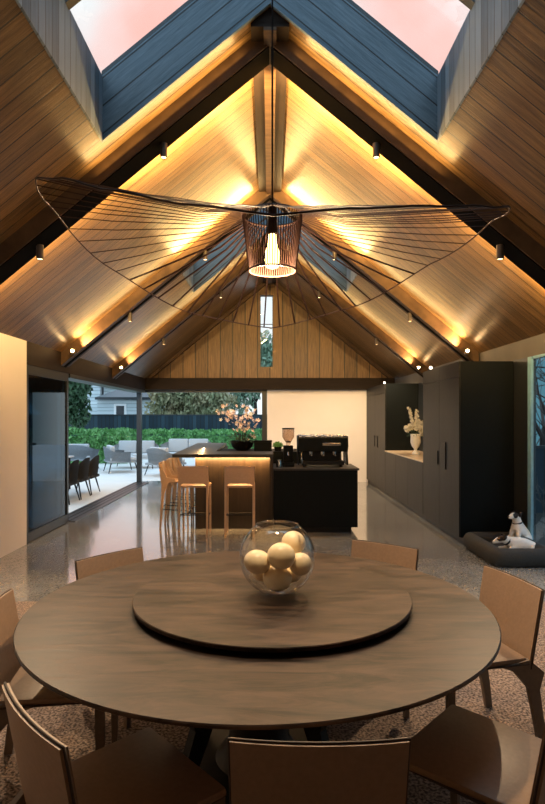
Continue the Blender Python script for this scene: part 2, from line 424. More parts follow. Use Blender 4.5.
# stacked sliding doors
for k, (x, y0, y1) in enumerate(((-3.11, 7.11, 8.6), (-3.2, 7.2, 8.65))):
    bm = B(); box(bm, x-.006, x+.006, y0+.06, y1-.06, .13, 2.16); d_ = struct('door_%d' % (k+1), bm, 'tint')
    bm = B(); box(bm, x-.022, x+.022, y0, y0+.06, 0.013, 2.28); box(bm, x-.022, x+.022, y1-.06, y1, 0.013, 2.28)
    box(bm, x-.022, x+.022, y0+.06, y1-.06, .013, .13); box(bm, x-.022, x+.022, y0+.06, y1-.06, 2.16, 2.28)
    obj('door_frame', bm, 'frame', d_)
# right: cabinets' wall, plaster band, window
bm = B(); box(bm, 3.1, 3.3, YB, YE, 2.33, 2.75)
struct('wall_right', bm, 'wallgrey')
bm = B(); box(bm, 3.1, 3.3, 6.96, YE, 0, 2.33); box(bm, 3.1, 3.3, YB, 2.2, 0, 2.33); struct('trim_%d' % n, bm, 'frame'); n += 1
bm = B(); box(bm, 3.115, 3.125, 2.3, 6.66, .04, 2.3); w_ = struct('window_%d' % wn, bm, 'glass'); wn += 1
M['alu'] = simple('aluminium_with_blue_reflection', (.2,.42,.55), .4)  # blue reflected from outside is put into the frame colour
bm = B()
box(bm, 3.095, 3.125, 6.655, 6.74, 0, 2.33); box(bm, 3.095, 3.14, 2.2, 2.3, 0, 2.33); box(bm, 3.1, 3.14, 2.3, 6.62, 0, .04); box(bm, 3.1, 3.14, 2.3, 6.62, 2.3, 2.33)
box(bm, 3.1, 3.14, 4.4, 4.46, .04, 2.3)
obj('window_frame', bm, 'alu', w_)
bm = B(); box(bm, 3.1, 3.15, 6.74, 6.96, 0, 2.33); struct('trim_%d' % n, bm, 'frame'); n += 1
bm = B(); box(bm, -3.3, 3.3, YB-.2, YB, 0, 5.3); struct('wall_near', bm, 'gable')

# ------------------------------------------------------------------ lighting fittings
def cyl(bm, c, r, h, seg=20): lathe(bm, [(0, h), (r, h), (r, 0), (r*.8, 0), (r*.75, .01), (0, .01)], seg, c)
def spotlight_fitting(x, y, z, label, on=True, power=30, tilt=(0,0)):
    t = thing('spotlight', label, 'spotlight', (x, y, z), 0, None)
    bm = B(); cyl(bm, (0,0,0), .032, .13); obj('body', bm, 'rafterlamp', t, smooth=True)
    bm = B(); h = zroof(x) - .195 - z; tube(bm, [(0,0,.12), (0,0,max(h, .14))], .008); obj('stem', bm, 'black', t)
    bm = B(); lathe(bm, [(0, .004), (.024, .004)], 20); obj('lens', bm, 'lamp', t)
    if on:
        ld = bpy.data.lights.new('spot', 'SPOT'); ld.energy = power; ld.color = (1., .72, .44); ld.spot_size = math.radians(105); ld.spot_blend = .7
        ld.shadow_soft_size = .03
        lo = bpy.data.objects.new('lamp_light', ld); COL.objects.link(lo); lo.location = (x, y, z-.03); lo.rotation_euler = (tilt[0], tilt[1], 0)
    return t
M['rafterlamp'] = simple('grey_brown_lamp_body', (.1,.08,.065), .45, metal=.3)
P = {1: 140, 2: 45, 3: 80}
wh = ['above the dining table, out of the picture', 'hanging from the nearest big rafter', 'hanging from the middle rafter', 'hanging from the farthest lit rafter']
for i, y in ((1, 5.12), (2, 8.42), (3, 11.08)):
    for x in (-2.1, -.97, .97, 2.1):
        side = 'left' if x < 0 else 'right'; pos = 'low' if abs(x) > 1.5 else 'high'
        dz = .36 if i != 0 else .34
        TL = {1: -.5, 2: 0, 3: .55}[i]
        sp = spotlight_fitting(x, y, zroof(x)-.2-.13, 'small cylindrical spotlight %s, %s on its %s slope' % (wh[i], pos, side), True, P[i]*(2.0 if i > 1 and x > 2 else 1), (TL, 0))
        sp['group'] = 'cylindrical spotlights under the rafters'
def aim(o, d): o.rotation_euler = Vector(d).to_track_quat('-Z', 'Y').to_euler()
def uplight(x, y, label, sgn_y, power, vis=True):
    z = zroof(x) - .17
    t = thing('uplight', label, 'uplight', (x, y, z), 0, 'uplights low on the rafters')
    bm = B(); lathe(bm, [(0,-.05), (.03,-.05), (.035,.0), (.03,.035), (0,.035)], 20); obj('body', bm, 'rafterlamp', t, smooth=True)
    bm = B(); ball(bm, (0,-.03 if sgn_y < 0 else .03, 0), .022, sub=2); obj('lens', bm, 'star', t, smooth='all')
    ld = bpy.data.lights.new('uplight', 'SPOT'); ld.energy = power; ld.color = (1., .6, .26); ld.spot_size = math.radians(110); ld.spot_blend = .8; ld.shadow_soft_size = .03
    lo = bpy.data.objects.new('uplight_light', ld); COL.objects.link(lo)
    s = -1 if x > 0 else 1
    lo.location = (x + s*.05, y, z + .05); aim(lo, (s*1.0, sgn_y*.12, SL+.12))
for x in (-2.87, 2.87):
    sd = 'left' if x < 0 else 'right'
    uplight(x, 8.18, 'bright starry uplight at the foot of the middle rafter, %s side' % sd, -1, 120)
    uplight(x, 10.86, 'bright starry uplight at the foot of the farther rafter, %s side' % sd, -1, 80)
# LED tape on rafter flanks lighting the boards, plus an added ridge wash
def led_line(y, sgn, x0, x1, power, s, z_off=.15):
    p0 = Vector((s*x0, y, zroof(x0)-z_off)); p1 = Vector((s*x1, y, zroof(x1)-z_off)); mid = (p0+p1)/2; L_ = (p1-p0).length
    ld = bpy.data.lights.new('led_line', 'AREA'); ld.shape = 'RECTANGLE'; ld.size = L_; ld.size_y = .02; ld.energy = power; ld.color = (1., .62, .22)
    lo = bpy.data.objects.new('led_line_light', ld); COL.objects.link(lo); lo.location = mid
    xa = (p1-p0).normalized(); nrm = Vector((s*SL/N, 0, 1/N)); zdir = -(nrm*.68 + Vector((0, sgn, 0))*.74).normalized()
    ya = zdir.cross(xa).normalized(); lo.rotation_euler = Matrix((xa, ya, zdir)).transposed().to_euler()
for s in (-1, 1):
    led_line(5.3, 1, .15, 1.3, 130, s)
    led_line(8.22, -1, .15, 1.3, 20, s)  # extra line added to spread the warm wash beside the ridge
    led_line(5.27, 1, 1.3, 3.0, 38, s)
    led_line(4.94, -1, .2, 1.5, 7, s)
    led_line(8.24, -1, .2, 2.8, 7, s)
    led_line(8.60, 1, 1.5, 3.0, 10, s)
    led_line(10.92, -1, .2, 2.8, 5, s)
    led_line(11.23, 1, .2, 2.8, 10, s)

# ------------------------------------------------------------------ pendant
PX, PY = .01, 2.4
pend = thing('pendant_lamp', 'huge wavy-brimmed strand pendant lamp hanging over the round table', 'pendant lamp', (PX, PY, 0))
ringtab = [(-90,2.13),(-75,2.16),(-60,2.2),(-45,2.255),(-23,2.36),(0,2.44),(30,2.387),(60,2.235),(90,2.135),(120,2.2),(150,2.356),(180,2.49),(203,2.463),(225,2.344),(240,2.246),(255,2.17),(270,2.13)]
def ringz(a):
    while a < -90: a += 360
    while a >= 270: a -= 360
    for (a0, z0), (a1, z1) in zip(ringtab, ringtab[1:]):
        if a0 <= a <= a1:
            t = (a-a0)/(a1-a0); t = t*t*(3-2*t)*.35 + t*.65; return z0 + (z1-z0)*t
    return 2.13
R0 = .934
rp = [(R0*math.cos(math.radians(a)), R0*math.sin(math.radians(a)), ringz(a)) for a in range(-90, 270, 4)]
bm = B(); tube(bm, rp, .0033, 6, closed=True); obj('outer_ring', bm, 'strand', pend, smooth='all')
def circ(r, z, k=40): return [(r*math.cos(2*PI*i/k), r*math.sin(2*PI*i/k), z) for i in range(k)]
bm = B(); tube(bm, circ(.128, 2.465), .005, 6, closed=True); obj('top_ring', bm, 'strand', pend, smooth='all')
bm = B(); tube(bm, circ(.1, 2.23), .004, 6, closed=True); obj('bottom_ring', bm, 'strand', pend, smooth='all')
bm = B()
for k in range(64):
    a = 2*PI*k/64; tube(bm, [(.128*math.cos(a), .128*math.sin(a), 2.465), (.1*math.cos(a), .1*math.sin(a), 2.23)], .0023, 5)
obj('cage', bm, 'strand', pend)
for k in range(64):
    a = 2*PI*(k+.5)/64; ad = math.degrees(a); zz = ringz(ad if ad < 270 else ad-360)
    bm = B(); c, s_ = math.cos(a), math.sin(a)
    mid = (.128+R0)/2; sag = .035*abs(math.cos(a))
    tube(bm, [(.128*c, .128*s_, 2.465), (mid*.6*c, mid*.6*s_, 2.465 + (zz-2.465)*.24 - sag), (R0*.75*c, R0*.75*s_, 2.465+(zz-2.465)*.68 - sag*.6), (R0*c, R0*s_, zz)], (.0045 if s_ > .55 else .0021), 5)
    obj('rib', bm, 'strand', pend)
bm = B()
for k in range(3):
    a = 2*PI*k/3; tube(bm, [(.128*math.cos(a), .128*math.sin(a), 2.465), (0, 0, 2.475)], .003, 5)
lathe(bm, [(0,2.50),(.02,2.50),(.022,2.40),(.018,2.385),(0,2.385)], 16); obj('lamp_holder', bm, 'black', pend)
bm = B(); lathe(bm, [(0,2.385),(.016,2.385),(.018,2.35),(.03,2.31),(.034,2.275),(.026,2.245),(0,2.235)], 20); obj('bulb', bm, 'bulb', pend, smooth='all')
bm = B(); tube(bm, [(0,0,2.48), (0,0,5.46)], .0045, 6); obj('cord', bm, 'black', pend)
bm = B(); cyl(bm, (0,0,5.44), .06, .04); obj('ceiling_rose', bm, 'black', pend)
ld = bpy.data.lights.new('bulb', 'POINT'); ld.energy = 48; ld.color = (1., .70, .40); ld.shadow_soft_size = .04
lo = bpy.data.objects.new('bulb_light', ld); COL.objects.link(lo); lo.location = (PX, PY, 2.2)

# ------------------------------------------------------------------ dining table
TX, TY, TR = -.05, 2.58, 1.03
tb = thing('dining_table', 'large round dark brown dining table on the speckled rug', 'table', (TX, TY, .012))
bm = B(); z = .75-.012
lathe(bm, [(0, z), (TR-.004, z), (TR, z-.004), (TR, z-.012), (TR-.03, z-.022), (TR-.06, z-.03), (0, z-.03)], 128); obj('tabletop', bm, 'table', tb, smooth=True)
bm = B(); lathe(bm, [(0,0),(.34,0),(.35,.01),(.35,.02),(.2,.04),(.14,.12),(.12,.4),(.15,.62),(.28,.7),(.3,z-.03),(0,z-.03)], 48); obj('pedestal', bm, 'black', tb, smooth=True)
for k in range(4):
    a = PI/4 + k*PI/2; bm = B()
    poly_prism(bm, [(.1,.66),(.42,z-.03),(.5,z-.03),(.5,z-.06),(.38,.3),(.5,0),(.44,0),(.28,.3),(.1,.36)], 'y', -.02, .02)
    bm.transform(Matrix.Rotation(a, 4, 'Z')); obj('leg', bm, 'black', tb)
bm = B(); box(bm, -2.35, 2.6, .2, 4.86, 0, .012, .004); ru = obj('rug', bm, 'rug'); tag(ru, 'speckled brown woven rug beneath the round dining table', 'rug')
SXc, SYc, SR = .01, 2.62, .635
ls = thing('lazy_susan', 'round dark turntable in the middle of the dining table', 'turntable', (SXc, SYc, .7505))
bm = B(); lathe(bm, [(0,.036),(SR-.003,.036),(SR,.033),(SR,.02),(SR-.03,.013),(0,.013)], 128); obj('turntable_top', bm, 'table', ls, smooth=True)
bm = B(); lathe(bm, [(0,.013),(.5,.013),(.5,0),(0,0)], 64); obj('swivel_base', bm, 'black', ls, smooth=True)
# glass globe
GX, GY, GR, GZ = .034, 2.60, .175, .787
def real_glass():
    m, nt, b, out = mat_base('blown_glass'); b.inputs['Transmission Weight'].default_value = 1; b.inputs['Roughness'].default_value = 0
    b.inputs['IOR'].default_value = 1.45; return m
M['blown'] = glassy('blown_clear_glass', (.97,.97,.96), 1.5)
bm = B(); prof = []
a0 = math.radians(-78); a1 = math.radians(57)
zc = GR*math.sin(-a0) 
for i in range(29):
    a = a0 + (a1-a0)*i/28; prof.append((GR*math.cos(a), zc + GR*math.sin(a)))
inner = [(r*.972 , .004 + (z_-.0)*.985) for r, z_ in prof][::-1]
lathe(bm, [(0, prof[0][1])] + prof + [(prof[-1][0]+.004, prof[-1][1]+.004)] + inner + [(0, .006)], 64)
gl = obj('glass_bowl', bm, 'blown', loc=(GX, GY, GZ), smooth='all'); tag(gl, 'round clear glass fish bowl full of cream eggs on the turntable', 'bowl')
# eggs (px, py, r_px, depth offset, squash, rot)
EG = [(257,562.5,14.5,-.05,.86,.2,'leftmost cream egg in the glass bowl, lying on its side'),
      (281,556.5,15.0,-.075,.92,.1,'cream egg at the front centre of the bowl, above the lowest egg'),
      (294,542,12.5,.06,.95,.3,'topmost cream egg, at the back right of the bowl'),
      (303,565,12,-.045,1.0,0,'rightmost cream egg pressed against the glass'),
      (276.5,580,15.3,-.03,.85,.1,'lowest cream egg at the bottom front of the bowl'),
      (296,578,11.5,.05,.95,.4,'partly hidden cream egg low at the right back of the bowl'),
      (259,578,11.5,.055,.9,.2,'partly hidden cream egg low at the left back of the bowl'),
      (276,560,12,.085,.9,0,'cream egg hidden behind the central front egg')]
CC = Vector((GX, GY, GZ+zc)); eggs = []
for px, py, rp_, dy, sq, rr, lab in EG:
    Z = GY + dy; r = rp_/561*Z*.97
    eggs.append([Vector(((px-270)/561*Z, Z, 1.6-(py-418)/561*Z)), r, sq, rr, lab])
for it in range(60):                      # let the eggs settle apart inside the bowl
    for i in range(len(eggs)):
        for j in range(i):
            d = eggs[i][0] - eggs[j][0]; g = (eggs[i][1] + eggs[j][1])*.9 - d.length
            if g > 0:
                d.normalize(); d = Vector((d.x*.25, d.y, d.z*.2))*g*.4; eggs[i][0] += d; eggs[j][0] -= d
    for e in eggs:
        v = e[0] - CC; mx_ = GR*.955 - e[1]
        if v.length > mx_: e[0] = CC + v.normalized()*mx_
for c, r, sq, rr, lab in eggs:
    bm = B(); ball(bm, (0,0,0), r*.985, 1, .95, sq, 3, (0, rr, 0))
    e = obj('decorative_egg', bm, 'egg', loc=c, smooth='all'); tag(e, lab, 'egg', 'cream eggs in the glass bowl')

# ------------------------------------------------------------------ dining chairs
def dining_chair():
    t = thing('dining_chair', 'x', 'chair', (0,0,0), 0, 'leather dining chairs around the round table')
    w = .225
    # seat: grid slab
    bm = B(); box(bm, -w, w, -.2, .23, .425, .455, .012)
    for v in bm.verts:
        if v.co.z > .44: v.co.z -= .008*math.cos(v.co.x/w*PI/2)
        v.co.x *= 1 + .05*v.co.y/.23
    obj('seat', bm, 'leather', t, smooth=True)
    # backrest: curved sheet with thickness
    def back(u, v, off):   # u -1..1, v 0..1
        z = .40 + v*.37; y = -.2 - .065*v - .02*(1-u*u) ; x = u*(w - .004 + .006*v)
        return Vector((x, y - off, z))
    bm = B(); nu, nv = 10, 8
    F = [[bm.verts.new(back(-1+2*i/nu, j/nv, 0)) for i in range(nu+1)] for j in range(nv+1)]
    K = [[bm.verts.new(back(-1+2*i/nu, j/nv, .022)) for i in range(nu+1)] for j in range(nv+1)]
    for j in range(nv):
        for i in range(nu):
            bm.faces.new((F[j][i], F[j][i+1], F[j+1][i+1], F[j+1][i])); bm.faces.new((K[j][i], K[j+1][i], K[j+1][i+1], K[j][i+1]))
        bm.faces.new((F[j][0], F[j+1][0], K[j+1][0], K[j][0])); bm.faces.new((F[j][nu], K[j][nu], K[j+1][nu], F[j+1][nu]))
    for i in range(nu):
        bm.faces.new((F[0][i], K[0][i], K[0][i+1], F[0][i+1])); bm.faces.new((F[nv][i], F[nv][i+1], K[nv][i+1], K[nv][i]))
    bk = obj('backrest', bm, 'leather', t, smooth=True)
    bm = B(); path = [back(-1, j/8, .011) for j in range(9)] + [back(-1+2*i/10, 1, .011) for i in range(1, 11)] + [back(1, 1-j/8, .011) for j in range(1, 9)]
    path = [p + Vector((0.0,0,0)) for p in path]
    tube(bm, [p*1 + Vector((math.copysign(.003, p.x), 0, .002)) for p in path], .0042, 6); obj('piping', bm, 'seam', bk, smooth='all')
    # side rails + legs
    for s in (-1, 1):
        bm = B(); poly_prism(bm, [(-.205,.445),(-.285,.38),(-.26,.3),(-.285,.13),(-.30,0),(-.265,0),(-.235,.16),(-.2,.31),(-.12,.4),(-.05,.425)], 'x', s*(w-.012)-.013, s*(w-.012)+.013)
        obj('leg', bm, 'seam' if False else 'grey_leather', t)
        bm = B(); poly_prism(bm, [(.225,.425),(.185,.425),(.195,0),(.22,0)], 'x', s*(w-.008)-.013, s*(w-.008)+.013)
        obj('leg', bm, 'grey_leather', t)
    bm = B()
    tube(bm, [(s_*w, y, .428) for s_, y in ((-1,-.2),(-1,.23),(1,.23),(1,-.2))], .005, 6); obj('seat_edge', bm, 'seam', t)
    return t
# (top-of-back mid X, Y, facing angle) ; chair origin = back + facing*.27
CH = [(.125, 1.43, PI/2, 'dining chair nearest the camera, its back filling the bottom centre'),
      (-.66, 1.56, math.radians(42), 'dining chair in the lower left foreground with its back towards us'),
      (.93, 1.72, math.radians(137), 'dining chair in the lower right foreground, its wide empty seat half in warm light'),
      (1.24, 2.88, None, 'tan dining chair at the right end of the table, turned to face left'),
      (-1.20, 2.45, math.radians(8), 'dining chair at the far left edge of the picture, partly behind the tabletop'),
      (.735, 3.62, None, 'tan dining chair behind the table at the right, only its top edge showing'),
      (-.955, 3.36, None, 'tan dining chair behind the table at the left, only its top edge showing')]
ch0 = None
for X, Y, ang, lab in CH:
    if ang is None: ang = math.atan2(TY-Y, TX-X)
    f = Vector((math.cos(ang), math.sin(ang)))
    loc = (X + f.x*.272, Y + f.y*.272, .0125); rz = ang - PI/2
    if ch0 is None:
        ch0 = dining_chair(); ch0.location = loc; ch0.rotation_euler = (0,0,rz); ch0['label'] = lab
    else: dup(ch0, loc, rz, lab)

# ------------------------------------------------------------------ island and bar
isl = thing('kitchen_island', 'black kitchen island with a raised L-shaped bar top in the middle of the room', 'kitchen island', (0, 8.1, 0))
def ib(x0,x1,y0,y1,z0,z1,bev=0.):   # island local box
    bm = B(); box(bm, x0, x1, y0-8.1, y1-8.1, z0, z1, bev); return bm
obj('cabinet', ib(.05, 1.22, 7.8, 8.6, .08, .872), 'blackcab', isl)
obj('toe_kick', ib(.05, 1.14, 7.86, 8.55, 0, .08), 'black', isl)
obj('worktop', ib(.045, 1.24, 7.78, 8.62, .872, .9, .003), 'slab', isl)
bm = ib(-1.08, .045, 8.1, 8.16, .0, 1.045); obj('front_panel', bm, 'barwood', isl)
obj('bar_cabinet', ib(-1.08, .045, 8.165, 8.5, 0, 1.045), 'blackcab', isl)
obj('bar_cabinet', ib(-1.08, -.85, 8.505, 11.3, 0, 1.045), 'blackcab', isl)
bm = B(); poly_prism(bm, [(-1.36,7.8-8.1),(.045,7.8-8.1),(.045,8.55-8.1),(-.82,8.55-8.1),(-.88,11.4-8.1),(-1.46,11.4-8.1)], 'z', 1.05, 1.095); obj('bar_top', bm, 'slab', isl)
obj('end_panel', ib(.0, .045, 7.82, 8.095, 0, 1.05), 'barwood', isl)
obj('inner_counter', ib(-.845, .5, 9.0, 9.9, 0, 1.06), 'blackcab', isl)
obj('led_strip', ib(-1.1, -.01, 8.04, 8.06, 1.035, 1.049), 'led', isl)
ld = bpy.data.lights.new('bar_led', 'AREA'); ld.shape = 'RECTANGLE'; ld.size = 1.1; ld.size_y = .02; ld.energy = 18; ld.color = (1., .55, .2)
lo = bpy.data.objects.new('bar_led_light', ld); COL.objects.link(lo); lo.location = (-.55, 8.03, 1.03); aim(lo, (0, .35, -1))
ld = bpy.data.lights.new('bar_led', 'AREA'); ld.shape = 'RECTANGLE'; ld.size = 2.8; ld.size_y = .02; ld.energy = 7; ld.color = (1., .6, .25)
lo = bpy.data.objects.new('bar_led_light', ld); COL.objects.link(lo); lo.location = (-1.12, 9.7, 1.03); lo.rotation_euler = (0, math.radians(25), PI/2)
# rungs (footrail) on island's left side
bm = B()
for z in (.2,): tube(bm, [(-1.2, 8.2-8.1, z), (-1.2, 11.2-8.1, z)], .012)
for y in (8.25, 9.7, 11.15): tube(bm, [(-1.2, y-8.1, z), (-1.08, y-8.1, z)], .01)
obj('foot_rail', bm, 'black', isl)

def bar_stool():
    t = thing('bar_stool', 'x', 'bar stool', (0,0,0), 0, 'tan leather bar stools at the bar')
    w = .2
    bm = B(); box(bm, -w, w, -.17, .2, .66, .69, .012); obj('seat', bm, 'stoolleather', t, smooth=True)
    bm = B(); nu = 10
    poly = [(-1,.66),(-.86,.70),(-.7,.72),(.7,.72),(.86,.70),(1,.66),(1,.93),(.97,.955),(-.97,.955),(-1,.93)]
    poly_prism(bm, [(p[0]*w, p[1]) for p in poly], 'y', -.205, -.185)
    for v in bm.verts: v.co.y -= (v.co.z-.66)*.12
    obj('backrest', bm, 'stoolleather', t)
    for s in (-1, 1):
        bm = B(); poly_prism(bm, [(-.2,.95),(-.225,.95),(-.2,.7),(-.2,.5),(-.23,0),(-.205,0),(-.16,.5),(-.1,.66),(.0,.69),(.0,.72),(-.12,.74),(-.17,.84)], 'x', s*(w-.012)-.013, s*(w-.012)+.013); obj('leg', bm, 'stoolleather', t)
        bm = B(); poly_prism(bm, [(.19,.66),(.155,.66),(.175,0),(.195,0)], 'x', s*(w-.012)-.013, s*(w-.012)+.013); obj('leg', bm, 'stoolleather', t)
    bm = B(); tube(bm, [(-w+.01,.18,.26),(w-.01,.18,.26)], .008); tube(bm, [(-w+.01,-.2,.3),(w-.01,-.2,.3)], .008)
    for s in (-1,1): tube(bm, [(s*(w-.012),-.2,.28),(s*(w-.012),.18,.26)], .008)
    obj('footrest', bm, 'black', t)
    return t
st0 = bar_stool(); st0.location = (-1.03, 7.72, 0); st0['label'] = 'bar stool facing the bar front, at its left corner'
dup(st0, (-.41, 7.72, 0), 0, 'bar stool facing the bar front, nearer the espresso machine')
dup(st0, (-1.37, 8.30, 0), -PI/2, 'nearest bar stool along the left side of the bar, lit golden')
dup(st0, (-1.38, 8.95, 0), -PI/2, 'second bar stool along the left side of the bar')
dup(st0, (-1.40, 9.6, 0), -PI/2, 'farthest bar stool along the left side of the bar')

# espresso machine
em = thing('espresso_machine', 'black espresso machine on the lower island worktop', 'espresso machine', (.76, 8.2, .9))
bm = B(); box(bm, -.35, .35, -.2, .25, .22, .42, .012); obj('body', bm, 'blackcab', em)
bm = B(); box(bm, -.28, .28, -.02, .25, .06, .22); obj('back_housing', bm, 'black', em)
bm = B(); box(bm, -.30, .30, -.2, .25, .03, .085, .006); obj('drip_tray', bm, 'black', em)
for x in (-.26, .26):
    for y in (-.16, .2):
        bm = B(); lathe(bm, [(0,.03),(.02,.03),(.024,0),(0,0)], 12, (x, y, 0)); obj('foot', bm, 'black', em)
bm = B(); box(bm, -.01, .25, -.206, -.2, .305, .345, .002); pl = obj('badge', bm, 'chrome', em)
bm = B()
for i in range(9): box(bm, .03+i*.022, .03+i*.022+.012, -.208, -.206, .318, .331)
obj('badge_lettering', bm, 'seam', pl)
for x in (-.17, .0, .17):
    bm = B(); lathe(bm, [(0,.22),(.035,.22),(.035,.17),(0,.17)], 16, (x, -.1, 0)); tube(bm, [(x,-.12,.18),(x,-.24,.17)], .012); obj('portafilter', bm, 'chrome', em)
for x in (-.31, .31):
    bm = B(); tube(bm, [(x,-.17,.22),(x,-.2,.14),(x+.01,-.21,.07)], .006); obj('steam_wand', bm, 'chrome', em)
for s in (-1, 1):
    bm = B(); poly_prism(bm, [(-.2,.03),(.25,.03),(.25,.44),(-.17,.44),(-.2,.3),(-.13,.2)], 'x', s*.35-.008, s*.35+.008); obj('side_panel', bm, 'blackcab', em)
bm = B(); tube(bm, [(-.34,-.18,.445),(.34,-.18,.445),(.34,.23,.445),(-.34,.23,.445)], .006, closed=True); obj('cup_rail', bm, 'chrome', em)
for i, (x, y) in enumerate(((-.28,-.1),(-.12,-.05),(-.03,-.1),(.05,-.04),(.16,-.1),(.27,-.06))):
    bm = B(); lathe(bm, [(0,0),(.022,0),(.036,.045),(.033,.045),(.02,.006),(0,.006)], 16); 
    c_ = obj('coffee_cup', bm, 'white', loc=(.76+x, 8.2+y, .9+.4205), smooth='all')
    tag(c_, ['white cup on the espresso machine, at its left end','white cup on top of the espresso machine, second from the left','white cup left of centre on the espresso machine','white cup right of centre on the espresso machine','white cup on top of the espresso machine, second from the right','white cup on the espresso machine, at its right end'][i], 'cup', 'cups on top of the espresso machine')
# grinder
gr = thing('coffee_grinder', 'black coffee grinder with a clear bean hopper, left of the espresso machine', 'coffee grinder', (.265, 8.15, .9))
bm = B(); box(bm, -.085, .085, -.1, .12, 0, .06, .008); box(bm, -.07, .07, -.04, .11, .06, .3, .01); obj('body', bm, 'blackcab', gr)
bm = B(); lathe(bm, [(.03,.3),(.035,.34),(.085,.42),(.088,.54),(.085,.54),(.082,.42),(.03,.34)], 24); obj('hopper', bm, 'hopper', gr, smooth=True)
bm = B(); lathe(bm, [(0,.555),(.09,.555),(.09,.538),(0,.538)], 24); obj('lid', bm, 'black', gr)
bm = B(); lathe(bm, [(0,.345),(.033,.345),(.045,.36),(.0,.372)], 16); obj('coffee_beans', bm, 'seam', gr)
bm = B(); tube(bm, [(0,-.04,.22),(0,-.1,.2),(0,-.13,.16)], .012); obj('spout', bm, 'chrome', gr)
bm = B(); lathe(bm, [(0,0),(.04,0),(.045,.07),(.035,.1),(.038,.11),(.03,.11),(.03,.01),(0,.01)], 20); j = obj('milk_jug', bm, 'chrome', loc=(.13, 7.95, .9005), smooth=True); tag(j, 'small steel milk jug left of the coffee grinder', 'jug')

# planter with blossom on the inner counter
ar = thing('blossom_arrangement', 'dark bowl of pink and white blossom branches on the island', 'flower arrangement', (-.46, 9.35, 1.0605))
bm = B(); lathe(bm, [(0,0),(.1,0),(.17,.06),(.2,.16),(.19,.165),(.16,.08),(.0,.06)], 24); obj('bowl', bm, 'black', ar, smooth=True)
random.seed(3)
bm = B()
for k in range(150):
    a = random.uniform(0, 2*PI); r = random.uniform(0, .24); z = .14 + random.uniform(0, .12)
    m4 = T((r*math.cos(a), r*math.sin(a), z), (random.uniform(-1,1), random.uniform(-1,1), a))
    vs = [bm.verts.new(m4 @ Vector(p)) for p in ((0,-.01,0),(.04,0,.005),(.07,0,-.01),(.04,.02,.0))]; bm.faces.new(vs)
obj('foliage', bm, 'leafdark', ar)
def blossom(bm, c, r):
    d = Vector((random.uniform(-1,1), random.uniform(-1.2,.2), random.uniform(-.3,1))).normalized()
    q = d.to_track_quat('Z','Y').to_matrix().to_4x4(); m4 = Matrix.Translation(c) @ q
    ctr = bm.verts.new(m4 @ Vector((0,0,-.006)))
    for k in range(5):
        a = k*2*PI/5
        p = [ctr] + [bm.verts.new(m4 @ Vector((r*q_*math.cos(a+o_), r*q_*math.sin(a+o_), h_))) for q_, o_, h_ in ((.7,-.55,.004),(1,-.2,.01),(1,.2,.01),(.7,.55,.004))]
        bm.faces.new(p)
ends = [(-.42,-.1,.62),(-.3,.0,.72),(-.15,.05,.70),(.05,-.05,.72),(.2,0,.66),(.3,-.1,.48),(.02,-.15,.5),(-.2,-.1,.6),(.12,-.1,.6),(.25,.05,.3)]
bm = B(); spots = []
for e in ends:
    E = Vector(e); S = Vector((e[0]*.1, 0, .1)); Cc = Vector((e[0]*.45, e[1]*.5, e[2]*.8))
    pts_ = [S*(1-t)**2 + Cc*2*t*(1-t) + E*t*t for t in [i/8 for i in range(9)]]
    tube(bm, pts_, [.006-.0005*i for i in range(9)], 5)
    for i in range(3, 9):
        for _ in range(1 if i < 5 else 2): spots.append(pts_[i] + Vector([random.uniform(-.045,.045) for _ in range(3)]))
obj('branch', bm, 'bark', ar)
for p in spots[:96]:
    bm = B(); blossom(bm, p, random.uniform(.026,.042)); obj('blossom', bm, 'blossom' if random.random() < .75 else 'petal', ar)
bm = B(); box(bm, -.16, .13, -.12, .12, 0, .15, .01); bx_ = thing('storage_box', 'black lidded box behind the bar top, right of the blossom', 'box', (-.1, 9.25, 1.0605))
obj('box_body', bm, 'blackcab', bx_); bm = B(); box(bm, -.165, .135, -.125, .125, .15, .17, .004); obj('lid', bm, 'blackcab', bx_)
pp = thing('potted_plant', 'small round green potted plant left of the coffee grinder', 'plant', (.13, 9.2, 1.0605))
bm = B(); lathe(bm, [(0,0),(.05,0),(.065,.07),(.055,.07),(0,.06)], 20); obj('pot', bm, 'black', pp, smooth=True)
bm = B()
for k in range(260):
    d = Vector([random.gauss(0,1) for _ in range(3)]).normalized(); c = d*.07; c.z = abs(c.z)*.9
    m4 = Matrix.Translation(c + Vector((0,0,.075))) @ d.to_track_quat('X','Z').to_matrix().to_4x4() @ Euler((random.uniform(-3,3),.4,0)).to_matrix().to_4x4()
    bm.faces.new([bm.verts.new(m4 @ Vector(p)) for p in ((0,-.008,0),(.03,0,.0),(0,.008,0))])
ball(bm, (0,0,.09), .06, sub=2)
obj('foliage', bm, 'leaf', pp)

# ------------------------------------------------------------------ cabinets on the right
def tall(name_label, y0, y1, hz, loc):
    t = thing('tall_cabinet', name_label, 'cabinet', loc)
    Y0, Y1 = 0, y1-y0
    bm = B(); box(bm, .02, .69, Y0, Y1, .08, 2.32); obj('body', bm, 'blackcab', t)
    bm = B(); box(bm, .06, .69, Y0+.002, Y1, 0, .08); obj('toe_kick', bm, 'black', t)
    mid = (Y0+Y1)/2
    for a, b_, hy, zz in ((Y0, mid, mid-.29, hz[0]), (mid, Y1, mid+.06, hz[1])):
        bm = B(); box(bm, 0, .02, a+.003, b_-.003, .085, 2.12, .002); d = obj('door', bm, 'cabdoor', t)
        bm = B(); box(bm, -.014, .0, hy-.02, hy+.02, zz[0], zz[1], .003); obj('handle', bm, 'black', d)
        bm = B(); box(bm, 0, .02, a+.003, b_-.003, 2.126, 2.32, .002); obj('upper_door', bm, 'cabdoor', t)
    return t
